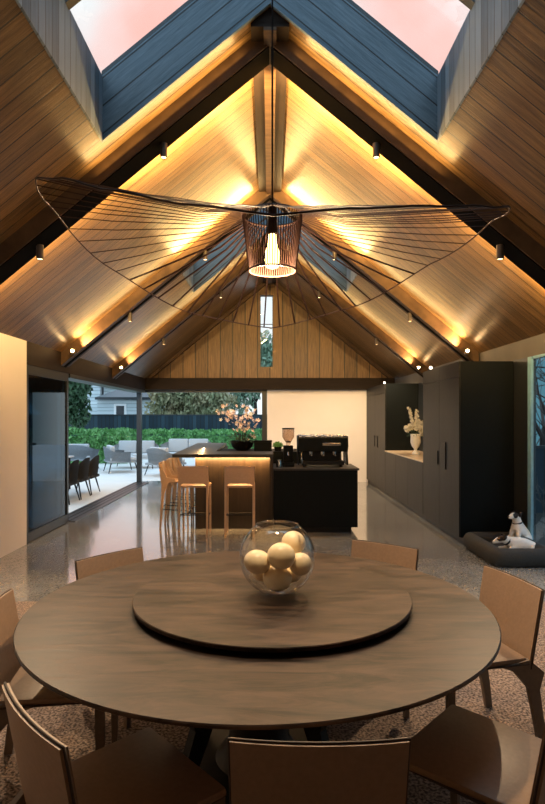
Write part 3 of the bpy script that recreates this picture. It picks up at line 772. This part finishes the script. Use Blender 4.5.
tall('tall charcoal two-door cabinet standing behind the dog bed', 7.12, 8.8, ((.9,1.27),(.94,1.13)), (2.4, 7.12, 0))
tall('tall charcoal two-door cabinet at the far end, beside the white wall', 11.7, 13.95, ((.95,1.2),(.95,1.2)), (2.4, 11.7, 0))
sb = thing('sideboard_cabinet', 'low charcoal cabinet run between the two tall cabinets', 'cabinet', (2.4, 8.81, 0))
bm = B(); box(bm, .02, .69, 0, 2.88, .08, .9); obj('body', bm, 'blackcab', sb)
bm = B(); box(bm, .06, .69, 0, 2.88, 0, .08); obj('toe_kick', bm, 'black', sb)
for k in range(3):
    bm = B(); box(bm, 0, .02, k*.96+.003, k*.96+.957, .085, .9, .002); obj('door', bm, 'cabdoor', sb)
bm = B(); box(bm, -.01, .69, 0, 2.88, .9005, .925, .003); wt = obj('worktop', bm, 'counter', loc=(2.4, 8.81, 0)); tag(wt, 'pale stone worktop on the low cabinet run, under the white vase', 'worktop')
ld = bpy.data.lights.new('niche_led', 'AREA'); ld.shape = 'RECTANGLE'; ld.size = 2.6; ld.size_y = .03; ld.energy = 9; ld.color = (1., .68, .38)
# vase
va = thing('flower_vase', 'white footed vase of tall white flowers on the pale worktop', 'vase', (2.70, 10.4, .926))
bm = B(); lathe(bm, [(0,0),(.07,0),(.065,.02),(.03,.07),(.03,.1),(.07,.15),(.095,.23),(.09,.33),(.1,.38),(.092,.38),(.08,.3),(0,.2)], 28); obj('vase_body', bm, 'white', va, smooth='all')
random.seed(11)
def cluster(c, r, n_, pr):
    bm = B()
    for _ in range(n_):
        d = Vector([random.gauss(0,1) for _ in range(3)]).normalized(); blossom(bm, Vector(c) + d*r, pr)
    return bm
for c, r in (((-.17,-.05,.47),.05),((-.09,-.02,.5),.055),((.02,-.06,.5),.05),((.1,-.05,.45),.05),((.14,0,.55),.055),((.08,0,.6),.05),((.16,-.05,.47),.045),((.13,-.02,.38),.04)):
    obj('flower_head', cluster(c, r, 30, .03), 'petal', va)
for x0, x1, zt in ((-.03,-.13,.87),(.02,.02,.82)):
    bm = B()
    for i in range(46):
        t = i/45; blossom(bm, Vector((x0+(x1-x0)*t + random.uniform(-.02,.02), random.uniform(-.02,.02), .52+(zt-.52)*t)), .034-.012*t)
    obj('flower_spike', bm, 'petal', va)
bm = B()
for k in range(70):
    a = random.uniform(0, 2*PI); r = random.uniform(.02, .17); m4 = T((r*math.cos(a), r*math.sin(a), random.uniform(.34,.46)), (random.uniform(-1,1), random.uniform(0,1), a))
    bm.faces.new([bm.verts.new(m4 @ Vector(p)) for p in ((0,-.012,0),(.05,0,.0),(0,.012,0))])
for x in (-.1,-.03,.04,.1): tube(bm, [(x*.3,0,.25),(x,0,.5)], .005, 5)
obj('leaves', bm, 'leafdark', va)
# little lamps on cabinet tops
for i, (x, y) in enumerate(((2.47, 8.62), (2.5, 12.25))):
    t = thing('cabinet_top_light', ['small glowing lamp on top of the nearer tall cabinet','small glowing lamp on top of the far tall cabinet'][i], 'lamp', (x, y, 2.3205), 0, 'small lamps on the cabinet tops')
    bm = B(); cyl(bm, (0,0,0), .035, .03); obj('base', bm, 'black', t); bm = B(); ball(bm, (0,0,.05), .022, 1, 1, 1.1, 2); obj('lamp_globe', bm, 'cablamp', t, smooth='all')
    ld = bpy.data.lights.new('l', 'POINT'); ld.energy = 2; ld.color = (1,.7,.4); ld.shadow_soft_size = .05
    lo = bpy.data.objects.new('cabinet_light', ld); COL.objects.link(lo); lo.location = (x, y, 2.5)

# ------------------------------------------------------------------ dog bed and dogs
bx0, bx1, by0, by1 = 2.37, 3.09, 5.95, 7.0
bd = thing('dog_bed', 'rectangular charcoal bolster dog bed on the floor by the window', 'dog bed', (bx0, by0, 0))
bw, bd_ = bx1-bx0, by1-by0
bm = B(); box(bm, .04, bw-.04, .04, bd_-.04, 0, .09, .03); obj('mattress', bm, 'cushion', bd, smooth=True)
bm = B(); r = .085
def rr(cx, cy, a0, a1, rad=.05, k=5): return [(cx+rad*math.cos(a0+(a1-a0)*i/k), cy+rad*math.sin(a0+(a1-a0)*i/k), .1) for i in range(k+1)]
q = .085
path = rr(q+.05, q+.05, PI, 1.5*PI) + rr(bw-q-.05, q+.05, 1.5*PI, 2*PI) + rr(bw-q-.05, bd_-q-.05, 0, PI/2) + rr(q+.05, bd_-q-.05, PI/2, PI)
tube(bm, path, q, 16, closed=True)
for v in bm.verts: v.co.z = .1 + (v.co.z-.1)*1.15 if v.co.z > .1 else max(0, .1 + (v.co.z-.1)*1.3)
obj('bolster', bm, 'bed', bd, smooth='all')

def skin(name, nodes, edges, mat, parent=None, loc=(0,0,0), rz=0, sub=2):
    me = bpy.data.meshes.new(name); me.from_pydata([n_[0] for n_ in nodes], edges, [])
    o = bpy.data.objects.new(name, me); COL.objects.link(o)
    sk = o.modifiers.new('s', 'SKIN'); sk.use_smooth_shade = True
    for i, n_ in enumerate(nodes):
        v = me.skin_vertices[0].data[i]; rr_ = n_[1]; v.radius = rr_ if isinstance(rr_, tuple) else (rr_, rr_); v.use_root = (i == 0)
    ss = o.modifiers.new('u', 'SUBSURF'); ss.levels = sub; ss.render_levels = sub
    dg = bpy.context.evaluated_depsgraph_get(); dg.update()
    m2 = bpy.data.meshes.new_from_object(o.evaluated_get(dg)); 
    o.modifiers.clear(); o.data = m2; m2.materials.clear(); m2.materials.append(mat)
    for p in m2.polygons: p.use_smooth = True
    o.location = loc; o.rotation_euler = (0,0,rz)
    if parent: o.parent = parent
    return o
DK = (.035,.022,.016); BR = (.22,.13,.08)
# sitting dog: local +Y is forward (the way the chest faces)
m_s = dog_mat('white_coat_dark_ears_sitting', [((.035,.10,.335),.03,DK),((-.035,.10,.335),.03,DK),((0,.045,.34),.05,DK),((0,.1,.12),.0,BR),((0,.085,.36),.0,DK)])
s_nodes = [((0,-.06,.07),.075), ((0,-.03,.14),.08), ((0,.02,.2),.072), ((0,.04,.26),.045), ((0,.055,.32),.052), ((0,.1,.33),.042), ((0,.145,.315),.024), ((0,.17,.31),.016),
           ((.045,.055,.16),.035), ((.048,.075,.08),.022), ((.048,.08,.015),.018), ((.048,.105,.008),.016),
           ((-.045,.055,.16),.035), ((-.048,.075,.08),.022), ((-.048,.08,.015),.018), ((-.048,.105,.008),.016),
           ((.085,-.04,.07),.05), ((.1,.045,.06),.032), ((.1,.0,.015),.02), ((.1,.07,.01),.018),
           ((-.085,-.04,.07),.05), ((-.1,.045,.06),.032), ((-.1,.0,.015),.02), ((-.1,.07,.01),.018),
           ((0,-.14,.03),.016), ((.04,-.19,.03),.01)]
s_edges = [(0,1),(1,2),(2,3),(3,4),(4,5),(5,6),(6,7),(2,8),(8,9),(9,10),(10,11),(2,12),(12,13),(13,14),(14,15),(0,16),(16,17),(17,18),(18,19),(0,20),(20,21),(21,22),(22,23),(0,24),(24,25)]
def dog_extras(root, head, fwd, up, right, sc=1):
    H_ = Vector(head); f, u, r_ = Vector(fwd), Vector(up), Vector(right)
    for s in (-1, 1):
        bm = B(); p = H_ + r_*s*.03*sc - f*.005 + u*.022*sc
        pts_ = [p + r_*s*.002 + u*.012, p + r_*s*.014*sc + u*.014*sc - f*.01, p + r_*s*.022*sc + f*.008 - u*.012*sc, p + r_*s*.022*sc + f*.022*sc - u*.03*sc]
        tube(bm, pts_, [.012*sc, .018*sc, .014*sc, .004*sc], 8); obj('ear', bm, M['earfur'], root, smooth='all')
        bm = B(); ball(bm, H_ + r_*s*.024*sc + f*.072*sc + u*.018*sc, .0075*sc, sub=2); obj('eye', bm, 'eye', root, smooth='all')
    bm = B(); ball(bm, H_ + f*.132*sc + u*-.003*sc, .011*sc, 1, .8, .8, 2); obj('nose', bm, 'nose', root, smooth='all')
M['earfur'] = simple('dark_brown_ear_fur', DK, .85, scale=60)
def P3(px, py, Z): return ((px-270)/561*Z, Z, 1.6-(py-418)/561*Z)
M['fawn'] = simple('brown_fur', BR, .85, scale=60)
ds = skin('sitting_dog', s_nodes, s_edges, m_s, None, (2.985, 6.72, .0915), math.radians(118))
ds.scale = (1.06,)*3
tag(ds, 'small white dog with dark ears sitting upright in the dog bed', 'dog')
bm = B(); lathe(bm, [(.05,-.008),(.054,-.008),(.054,.008),(.05,.008),(.05,-.008)], 24, mtx=T((0,.035,.247), (-.25,0,0))); obj('collar', bm, 'collar', ds)
dog_extras(ds, (0,.045,.325), (0,1,0), (0,0,1), (1,0,0))
# lying dog, +Y forward along the body, head at +Y
m_l = dog_mat('white_coat_dark_head_lying', [((.0,.175,.15),.052,DK),((.035,.21,.14),.03,DK),((-.035,.21,.14),.03,DK)])
l_nodes = [((0,-.16,.075),.078), ((0,-.06,.085),.082), ((0,.04,.08),.075), ((0,.11,.105),.052), ((0,.17,.135),.05), ((0,.215,.12),.04), ((0,.26,.095),.024), ((0,.285,.088),.017),
           ((.065,.07,.05),.032), ((.07,.13,.02),.02), ((.06,.21,.016),.017), ((-.065,.07,.05),.032), ((-.07,.13,.02),.02), ((-.06,.21,.016),.017),
           ((.075,-.17,.05),.05), ((.1,-.09,.03),.03), ((.11,-.15,.016),.02), ((-.075,-.17,.05),.05), ((-.1,-.09,.03),.03), ((-.11,-.15,.016),.02),
           ((0,-.24,.04),.016), ((-.05,-.28,.03),.01)]
l_edges = [(0,1),(1,2),(2,3),(3,4),(4,5),(5,6),(6,7),(2,8),(8,9),(9,10),(2,11),(11,12),(12,13),(0,14),(14,15),(15,16),(0,17),(17,18),(18,19),(0,20),(20,21)]
dl = skin('lying_dog', l_nodes, l_edges, m_l, None, (2.82, 6.36, .0915), math.radians(84))
dl.scale = (1.02,)*3
tag(dl, 'small white dog with a dark head lying down in the dog bed', 'dog')
dog_extras(dl, (0,.165,.135), (0,.95,-.25), (0,.25,.95), (1,0,0))
bm = B(); lathe(bm, [(.05,-.009),(.055,-.009),(.055,.009),(.05,.009),(.05,-.009)], 24, mtx=T((0,.118,.108), (-.9,0,0))); obj('collar', bm, 'collar', dl)

# ------------------------------------------------------------------ outside
def leaf_mass(bm, fn, n_, size):
    for _ in range(n_):
        c, d = fn(); s = size*random.uniform(.6,1.3)
        m4 = Matrix.Translation(c) @ Euler((random.uniform(-3,3), random.uniform(-3,3), random.uniform(-3,3))).to_matrix().to_4x4()
        bm.faces.new([bm.verts.new(m4 @ Vector(p)) for p in ((-s,0,0),(0,-s*.45,.1*s),(s,0,0),(0,s*.45,.1*s))])
def hedge(x0, x1, y0, y1, zt, n_, label, bump=.12):
    t = thing('hedge', label, 'hedge', ((x0+x1)/2, (y0+y1)/2, -.02)); random.seed(int(x0*10))
    bm = B(); hx, hy = (x1-x0)/2, (y1-y0)/2
    def fn():
        x = random.uniform(-hx, hx); top = zt + bump*noise.noise(Vector((x*1.3+x0, 0, 3))) 
        if random.random() < .55: return Vector((x, -hy + random.uniform(-.08,.1), random.uniform(.02, top))), 0
        return Vector((x, random.uniform(-hy, hy), top + random.uniform(-.1,.1))), 0
    leaf_mass(bm, fn, n_, .085)
    box(bm, -hx+.05, hx-.05, -hy+.1, hy-.05, 0, zt-.18)
    obj('foliage', bm, 'leaf', t)
    bm = B()
    for i in range(int(hx*2/.8)): tube(bm, [(-hx+.4+i*.8, 0, 0), (-hx+.4+i*.8, 0, zt*.5)], .03, 6)
    obj('stems', bm, 'bark', t); return t
hedge(-9.2, -5.1, 20, 20.9, 1.12, 3600, 'bright green hedge at the left of the patio, nearer than the other')
hedge(-8.0, 1.5, 25.6, 26.4, .98, 5200, 'low green hedge running along the foot of the dark fence')
fe = thing('paling_fence', 'long dark stained paling fence behind the hedges', 'fence', (-6, 27, -.02))
bm = B(); box(bm, -12, 9, -.03, .03, 0, 1.74); obj('palings', bm, 'fence', fe)
bm = B(); box(bm, -12, 9, -.06, .06, 1.74, 1.79); obj('capping', bm, 'frame', fe)
fs = thing('side_fence', 'dark low fence seen through the right-hand window', 'fence', (6.2, 9.6, -.02))
bm = B(); box(bm, -2.6, 2.6, -.03, .03, 0, 1.1); obj('palings', bm, 'fence', fs)
bm = B(); box(bm, -2.6, 2.6, -.05, .05, 1.1, 1.15); obj('capping', bm, 'frame', fs)
# houses
h1 = thing('weatherboard_house', 'tall pale weatherboard house wall between the left tree and the low house', 'house', (-10.85, 33, 0))
bm = B(); box(bm, -2.5, .85, 0, 5, 0, 4.2); obj('wall', bm, 'weather', h1)
bm = B(); poly_prism(bm, [(-2.9,4.1),(1.05,4.1),(-.8,5.6)], 'y', -.3, 5.3); obj('roof', bm, 'slate', h1)
bm = B(); tube(bm, [(1.02,-.06,0),(1.02,-.06,4.2)], .07); obj('downpipe', bm, 'frame', h1)
h2 = thing('low_house', 'low pale house with a grey roof and one window beyond the fence', 'house', (-7.6, 31.5, 0))
bm = B(); box(bm, -2.1, 3.6, 0, 4, 0, 2.75); obj('wall', bm, 'weather', h2)
bm = B(); v = [(-2.13,-.3,2.75),(3.9,-.3,2.75),(3.9,4.3,2.75),(-2.13,4.3,2.75),(-.9,2,3.5),(2.6,2,3.5)]
V = [bm.verts.new(p) for p in v]
for f in ((0,1,5,4),(2,3,4,5),(1,2,5),(3,0,4),(0,3,2,1)): bm.faces.new([V[i] for i in f])
obj('roof', bm, 'slate', h2)
bm = B(); box(bm, -2.13, 3.9, -.34, -.28, 2.62, 2.76); obj('gutter', bm, 'frame', h2)
bm = B(); box(bm, -1.15, -.45, -.05, .02, 1.75, 2.4); wf = obj('window', bm, 'white', h2)
bm = B(); box(bm, -1.02, -.58, -.07, -.05, 1.8, 2.28); obj('pane', bm, 'eye', wf)
def tree(x, y, cz, rx, ry, rz_, n_, size, mat, label, trunk_h=None, seed=1):
    t = thing('tree', label, 'tree', (x, y, -.02)); random.seed(seed)
    blobs = [(Vector((random.uniform(-.6,.6)*rx, random.uniform(-.5,.5)*ry, cz + random.uniform(-.6,.6)*rz_)), random.uniform(.35,.6)) for _ in range(14)]
    def fn():
        c, s = random.choice(blobs); d = Vector([random.gauss(0,1) for _ in range(3)]).normalized()*s*random.uniform(.55,1.05)
        return c + Vector((d.x*rx, d.y*ry, d.z*rz_)), 0
    bm = B(); leaf_mass(bm, fn, n_, size); obj('crown', bm, mat, t)
    bm = B(); tube(bm, [(0,0,0),(.1,0,cz*.5),(0,0,cz)], [.14,.1,.05], 8)
    for c, s in blobs[:8]: tube(bm, [(0,0,cz*.55), c], [.05,.015], 5)
    obj('trunk', bm, 'bark', t); return t
tree(-9.05, 24, 3.0, 1.35, 1., 2.1, 7000, .13, 'leafdark', 'dense green tree rising at the left behind the near hedge', seed=2)
tree(-4.4, 29.5, 2.3, 2.7, 1.2, 1.5, 8000, .14, 'leafrust', 'rusty brown and green tree beyond the fence in the far opening', seed=3)
tree(-.9, 31.5, 4.0, 2.0, 1.0, 2.6, 9000, .14, 'leafpale', 'tall green tree beyond the fence, also seen through the slot window', seed=4)
# bare tree on the right
def bare_tree(x, y, label, h, seed, mat='bark', r0=.07, depth=5):
    random.seed(seed); bm = B()
    def br(p, d, l, r, k):
        e = p + d*l; m_ = p + d*l*.5 + Vector([random.uniform(-.06,.06)*l for _ in range(3)])
        tube(bm, [p, m_, e], [r, r*.85, r*.65], 5, cap=False)
        if k == 0: return
        for _ in range(3 if k > 1 else 2):
            nd = (d + Vector([random.uniform(-.75,.75) for _ in range(3)])).normalized(); nd.z = nd.z*.8 + .12
            br(m_ if random.random() < .3 else e, nd.normalized(), l*random.uniform(.6,.85), r*.6, k-1)
    br(Vector((0,0,0)), Vector((0,0,1)), h, r0, depth)
    t = thing('bare_tree', label, 'tree', (x, y, -.02)); obj('branches', bm, mat, t)
bare_tree(5.15, 10.6, 'leafless dark tree outside the right-hand window', 1.25, 5)
bare_tree(6.3, 12.9, 'second leafless tree behind the first, outside the right-hand window', 1.4, 9)
bare_tree(3.78, 7.75, 'small pale leafless shrub just outside the right-hand window', .35, 6, 'twig', .012, 4)

# patio furniture
def shell_chair(name, label, cat, loc, rz, w, d, mats, seats=1, group=None, zs=.4, zb=.75):
    t = thing(name, label, cat, loc, rz, group); sm, cm, lm = mats
    bm = B(); n_ = 14; rows = []
    for j, z in enumerate((zs-.08, zs+.06, zs+.2, zb)):
        row = []
        for i in range(n_+1):
            a = PI*(1 + i/n_); fl = 1 + .05*j
            zz = z if j < 3 else zb - .16*abs(math.cos(a))**2
            x = w/2*fl*math.copysign(abs(math.cos(a))**.6, math.cos(a)); y = -d/2*fl*abs(math.sin(a))**.6 + (.3*d if i in (0, n_) else .0)*.8
            row.append(bm.verts.new((x, y, min(zz, zb))))
        rows.append(row)
    for A, C in zip(rows, rows[1:]):
        for i in range(n_): bm.faces.new((A[i], A[i+1], C[i+1], C[i]))
    r_ = bmesh.ops.solidify(bm, geom=bm.faces[:], thickness=.03)
    obj('backrest', bm, sm, t, smooth='all')
    bm = B(); box(bm, -w/2, w/2, -d/2, d/2, zs-.1, zs-.04, .015); obj('seat', bm, sm, t, smooth=True)
    for k in range(seats):
        x0 = -w/2+.04 + k*(w-.08)/seats; bm = B(); box(bm, x0, x0+(w-.08)/seats-.01, -d/2+.06, d/2, zs-.039, zs+.06, .03); obj('seat_cushion', bm, cm, t, smooth=True)
    if cm == 'fabric_out':
        for k in range(seats):
            x0 = -w/2+.08 + k*(w-.16)/seats; bm = B(); box(bm, x0, x0+(w-.16)/seats-.01, -d/2+.06, -d/2+.2, zs+.065, zb+.02, .04); obj('back_cushion', bm, cm, t, smooth=True)
    for sx in (-1, 1):
        for sy in (-1, 1):
            bm = B(); tube(bm, [(sx*(w/2-.06), sy*(d/2-.08), zs-.1), (sx*(w/2+.01), sy*(d/2+.0), 0)], [.018,.012], 6); obj('leg', bm, lm, t)
    return t
G = 'dark woven chairs along the outdoor dining table'
for i, (y, lab) in enumerate(((12.05, 'dark woven outdoor chair at the far end of the patio table'), (11.4, 'dark woven outdoor chair in the middle of the three at the patio table'), (10.75, 'dark woven outdoor chair nearest the sliding doors'))):
    shell_chair('outdoor_dining_chair', lab, 'outdoor chair', (-4.0, y, -.02), PI/2, .55, .52, ('darkchair','darkchair','black'), 1, G, .44, .82)
ot = thing('outdoor_table', 'pale outdoor dining table behind the dark woven chairs', 'table', (-5.0, 11.4, -.02))
bm = B(); box(bm, -.5, .5, -1.2, 1.5, .72, .755, .01); obj('tabletop', bm, 'fabric_out', ot)
for sx in (-.42, .42):
    for sy in (-1.1, 1.4): bm = B(); tube(bm, [(sx,sy,.72),(sx,sy,0)], .03); obj('leg', bm, 'black', ot)
shell_chair('outdoor_armchair', 'grey outdoor armchair with white cushions in front of the hedge, left of the corner post', 'armchair', (-4.5, 16.9, -.02), math.radians(-65), .95, .85, ('shell_out','fabric_out','black'), 1, None, .4, .78)
shell_chair('outdoor_sofa', 'pale outdoor sofa with white cushions behind the armchair', 'sofa', (-4.42, 18.3, -.02), PI, 1.35, .85, ('fabric_out','fabric_out','black'), 2, None, .4, .85)
shell_chair('outdoor_armchair', 'pale woven outdoor armchair seen left of the bar stools', 'armchair', (-2.95, 15.9, -.02), math.radians(-35), .85, .8, ('shell_out','fabric_out','black'), 1, None, .4, .78)
shell_chair('outdoor_sofa', 'pale outdoor sofa seen beyond the bar stools', 'sofa', (-2.75, 18.6, -.02), PI, 1.5, .85, ('fabric_out','fabric_out','black'), 2, None, .42, .9)
shell_chair('outdoor_sofa', 'grey outdoor sofa at the far left behind the patio table', 'sofa', (-6.35, 17.6, -.02), 0, 1.7, .8, ('shell_out','fabric_out','black'), 2, None, .4, .8)

# ------------------------------------------------------------------ world
w = bpy.data.worlds.new('World'); scn.world = w; w.use_nodes = True
nt = w.node_tree; nt.nodes.clear(); L = nt.links.new
out = nt.nodes.new('ShaderNodeOutputWorld'); bg = nt.nodes.new('ShaderNodeBackground'); L(bg.outputs[0], out.inputs[0])
tc = nt.nodes.new('ShaderNodeTexCoord'); sx = nt.nodes.new('ShaderNodeSeparateXYZ'); L(tc.outputs['Generated'], sx.inputs[0])
def mixc(f, a, b_):
    n_ = nt.nodes.new('ShaderNodeMix'); n_.data_type = 'RGBA'
    for i, v in ((0, f), (6, a), (7, b_)):
        if isinstance(v, tuple): n_.inputs[i].default_value = (*v, 1)
        elif isinstance(v, (int, float)): n_.inputs[i].default_value = v
        else: L(v, n_.inputs[i])
    return n_.outputs[2]
def sstep(v, a, b_):
    n_ = nt.nodes.new('ShaderNodeMapRange'); n_.interpolation_type = 'SMOOTHSTEP'; L(v, n_.inputs[0]); n_.inputs[1].default_value = a; n_.inputs[2].default_value = b_; return n_.outputs[0]
nz = nt.nodes.new('ShaderNodeTexNoise'); nz.inputs['Scale'].default_value = 2.6; nz.inputs['Detail'].default_value = 4; L(tc.outputs['Generated'], nz.inputs['Vector'])
clouds = mixc(sstep(nz.outputs[0], .42, .62), (.64,.66,.67), (.74,.41,.36))
low = (.62,.70,.73)
sky = mixc(sstep(sx.outputs[2], .05, .35), low, clouds)
sky = mixc(sstep(sx.outputs[2], .68, .85), sky, (.85,1.3,1.75))
sky = mixc(sstep(sx.outputs[1], .1, -.3), sky, (.6,.85,1.1))
sky = mixc(sstep(sx.outputs[0], -.33, -.5), sky, (.72,.92,1.08))
teal = (.06,.16,.21)
east = math_n(nt, 'MULTIPLY', sstep(sx.outputs[0], .32, .42), math_n(nt, 'SUBTRACT', 1., sstep(sx.outputs[2], .3, .6)))
sky = mixc(east, sky, teal)
L(sky, bg.inputs[0]); bg.inputs[1].default_value = 1.0

# ------------------------------------------------------------------ camera and view
cd = bpy.data.cameras.new('cam'); cam = bpy.data.objects.new('cam', cd); COL.objects.link(cam); scn.camera = cam
cam.location = (0, 0, 1.6); cam.rotation_euler = (PI/2, 0, 0)
cd.sensor_width = 36; cd.sensor_fit = 'AUTO'; cd.lens = 561/804*36
cd.shift_x = 2.5/804; cd.shift_y = 16/804; cd.clip_start = .05; cd.clip_end = 200
scn.view_settings.view_transform = 'Standard'; scn.view_settings.look = 'None'
scn.view_settings.exposure = .75; scn.view_settings.gamma = 1; scn.view_settings.use_curve_mapping = False
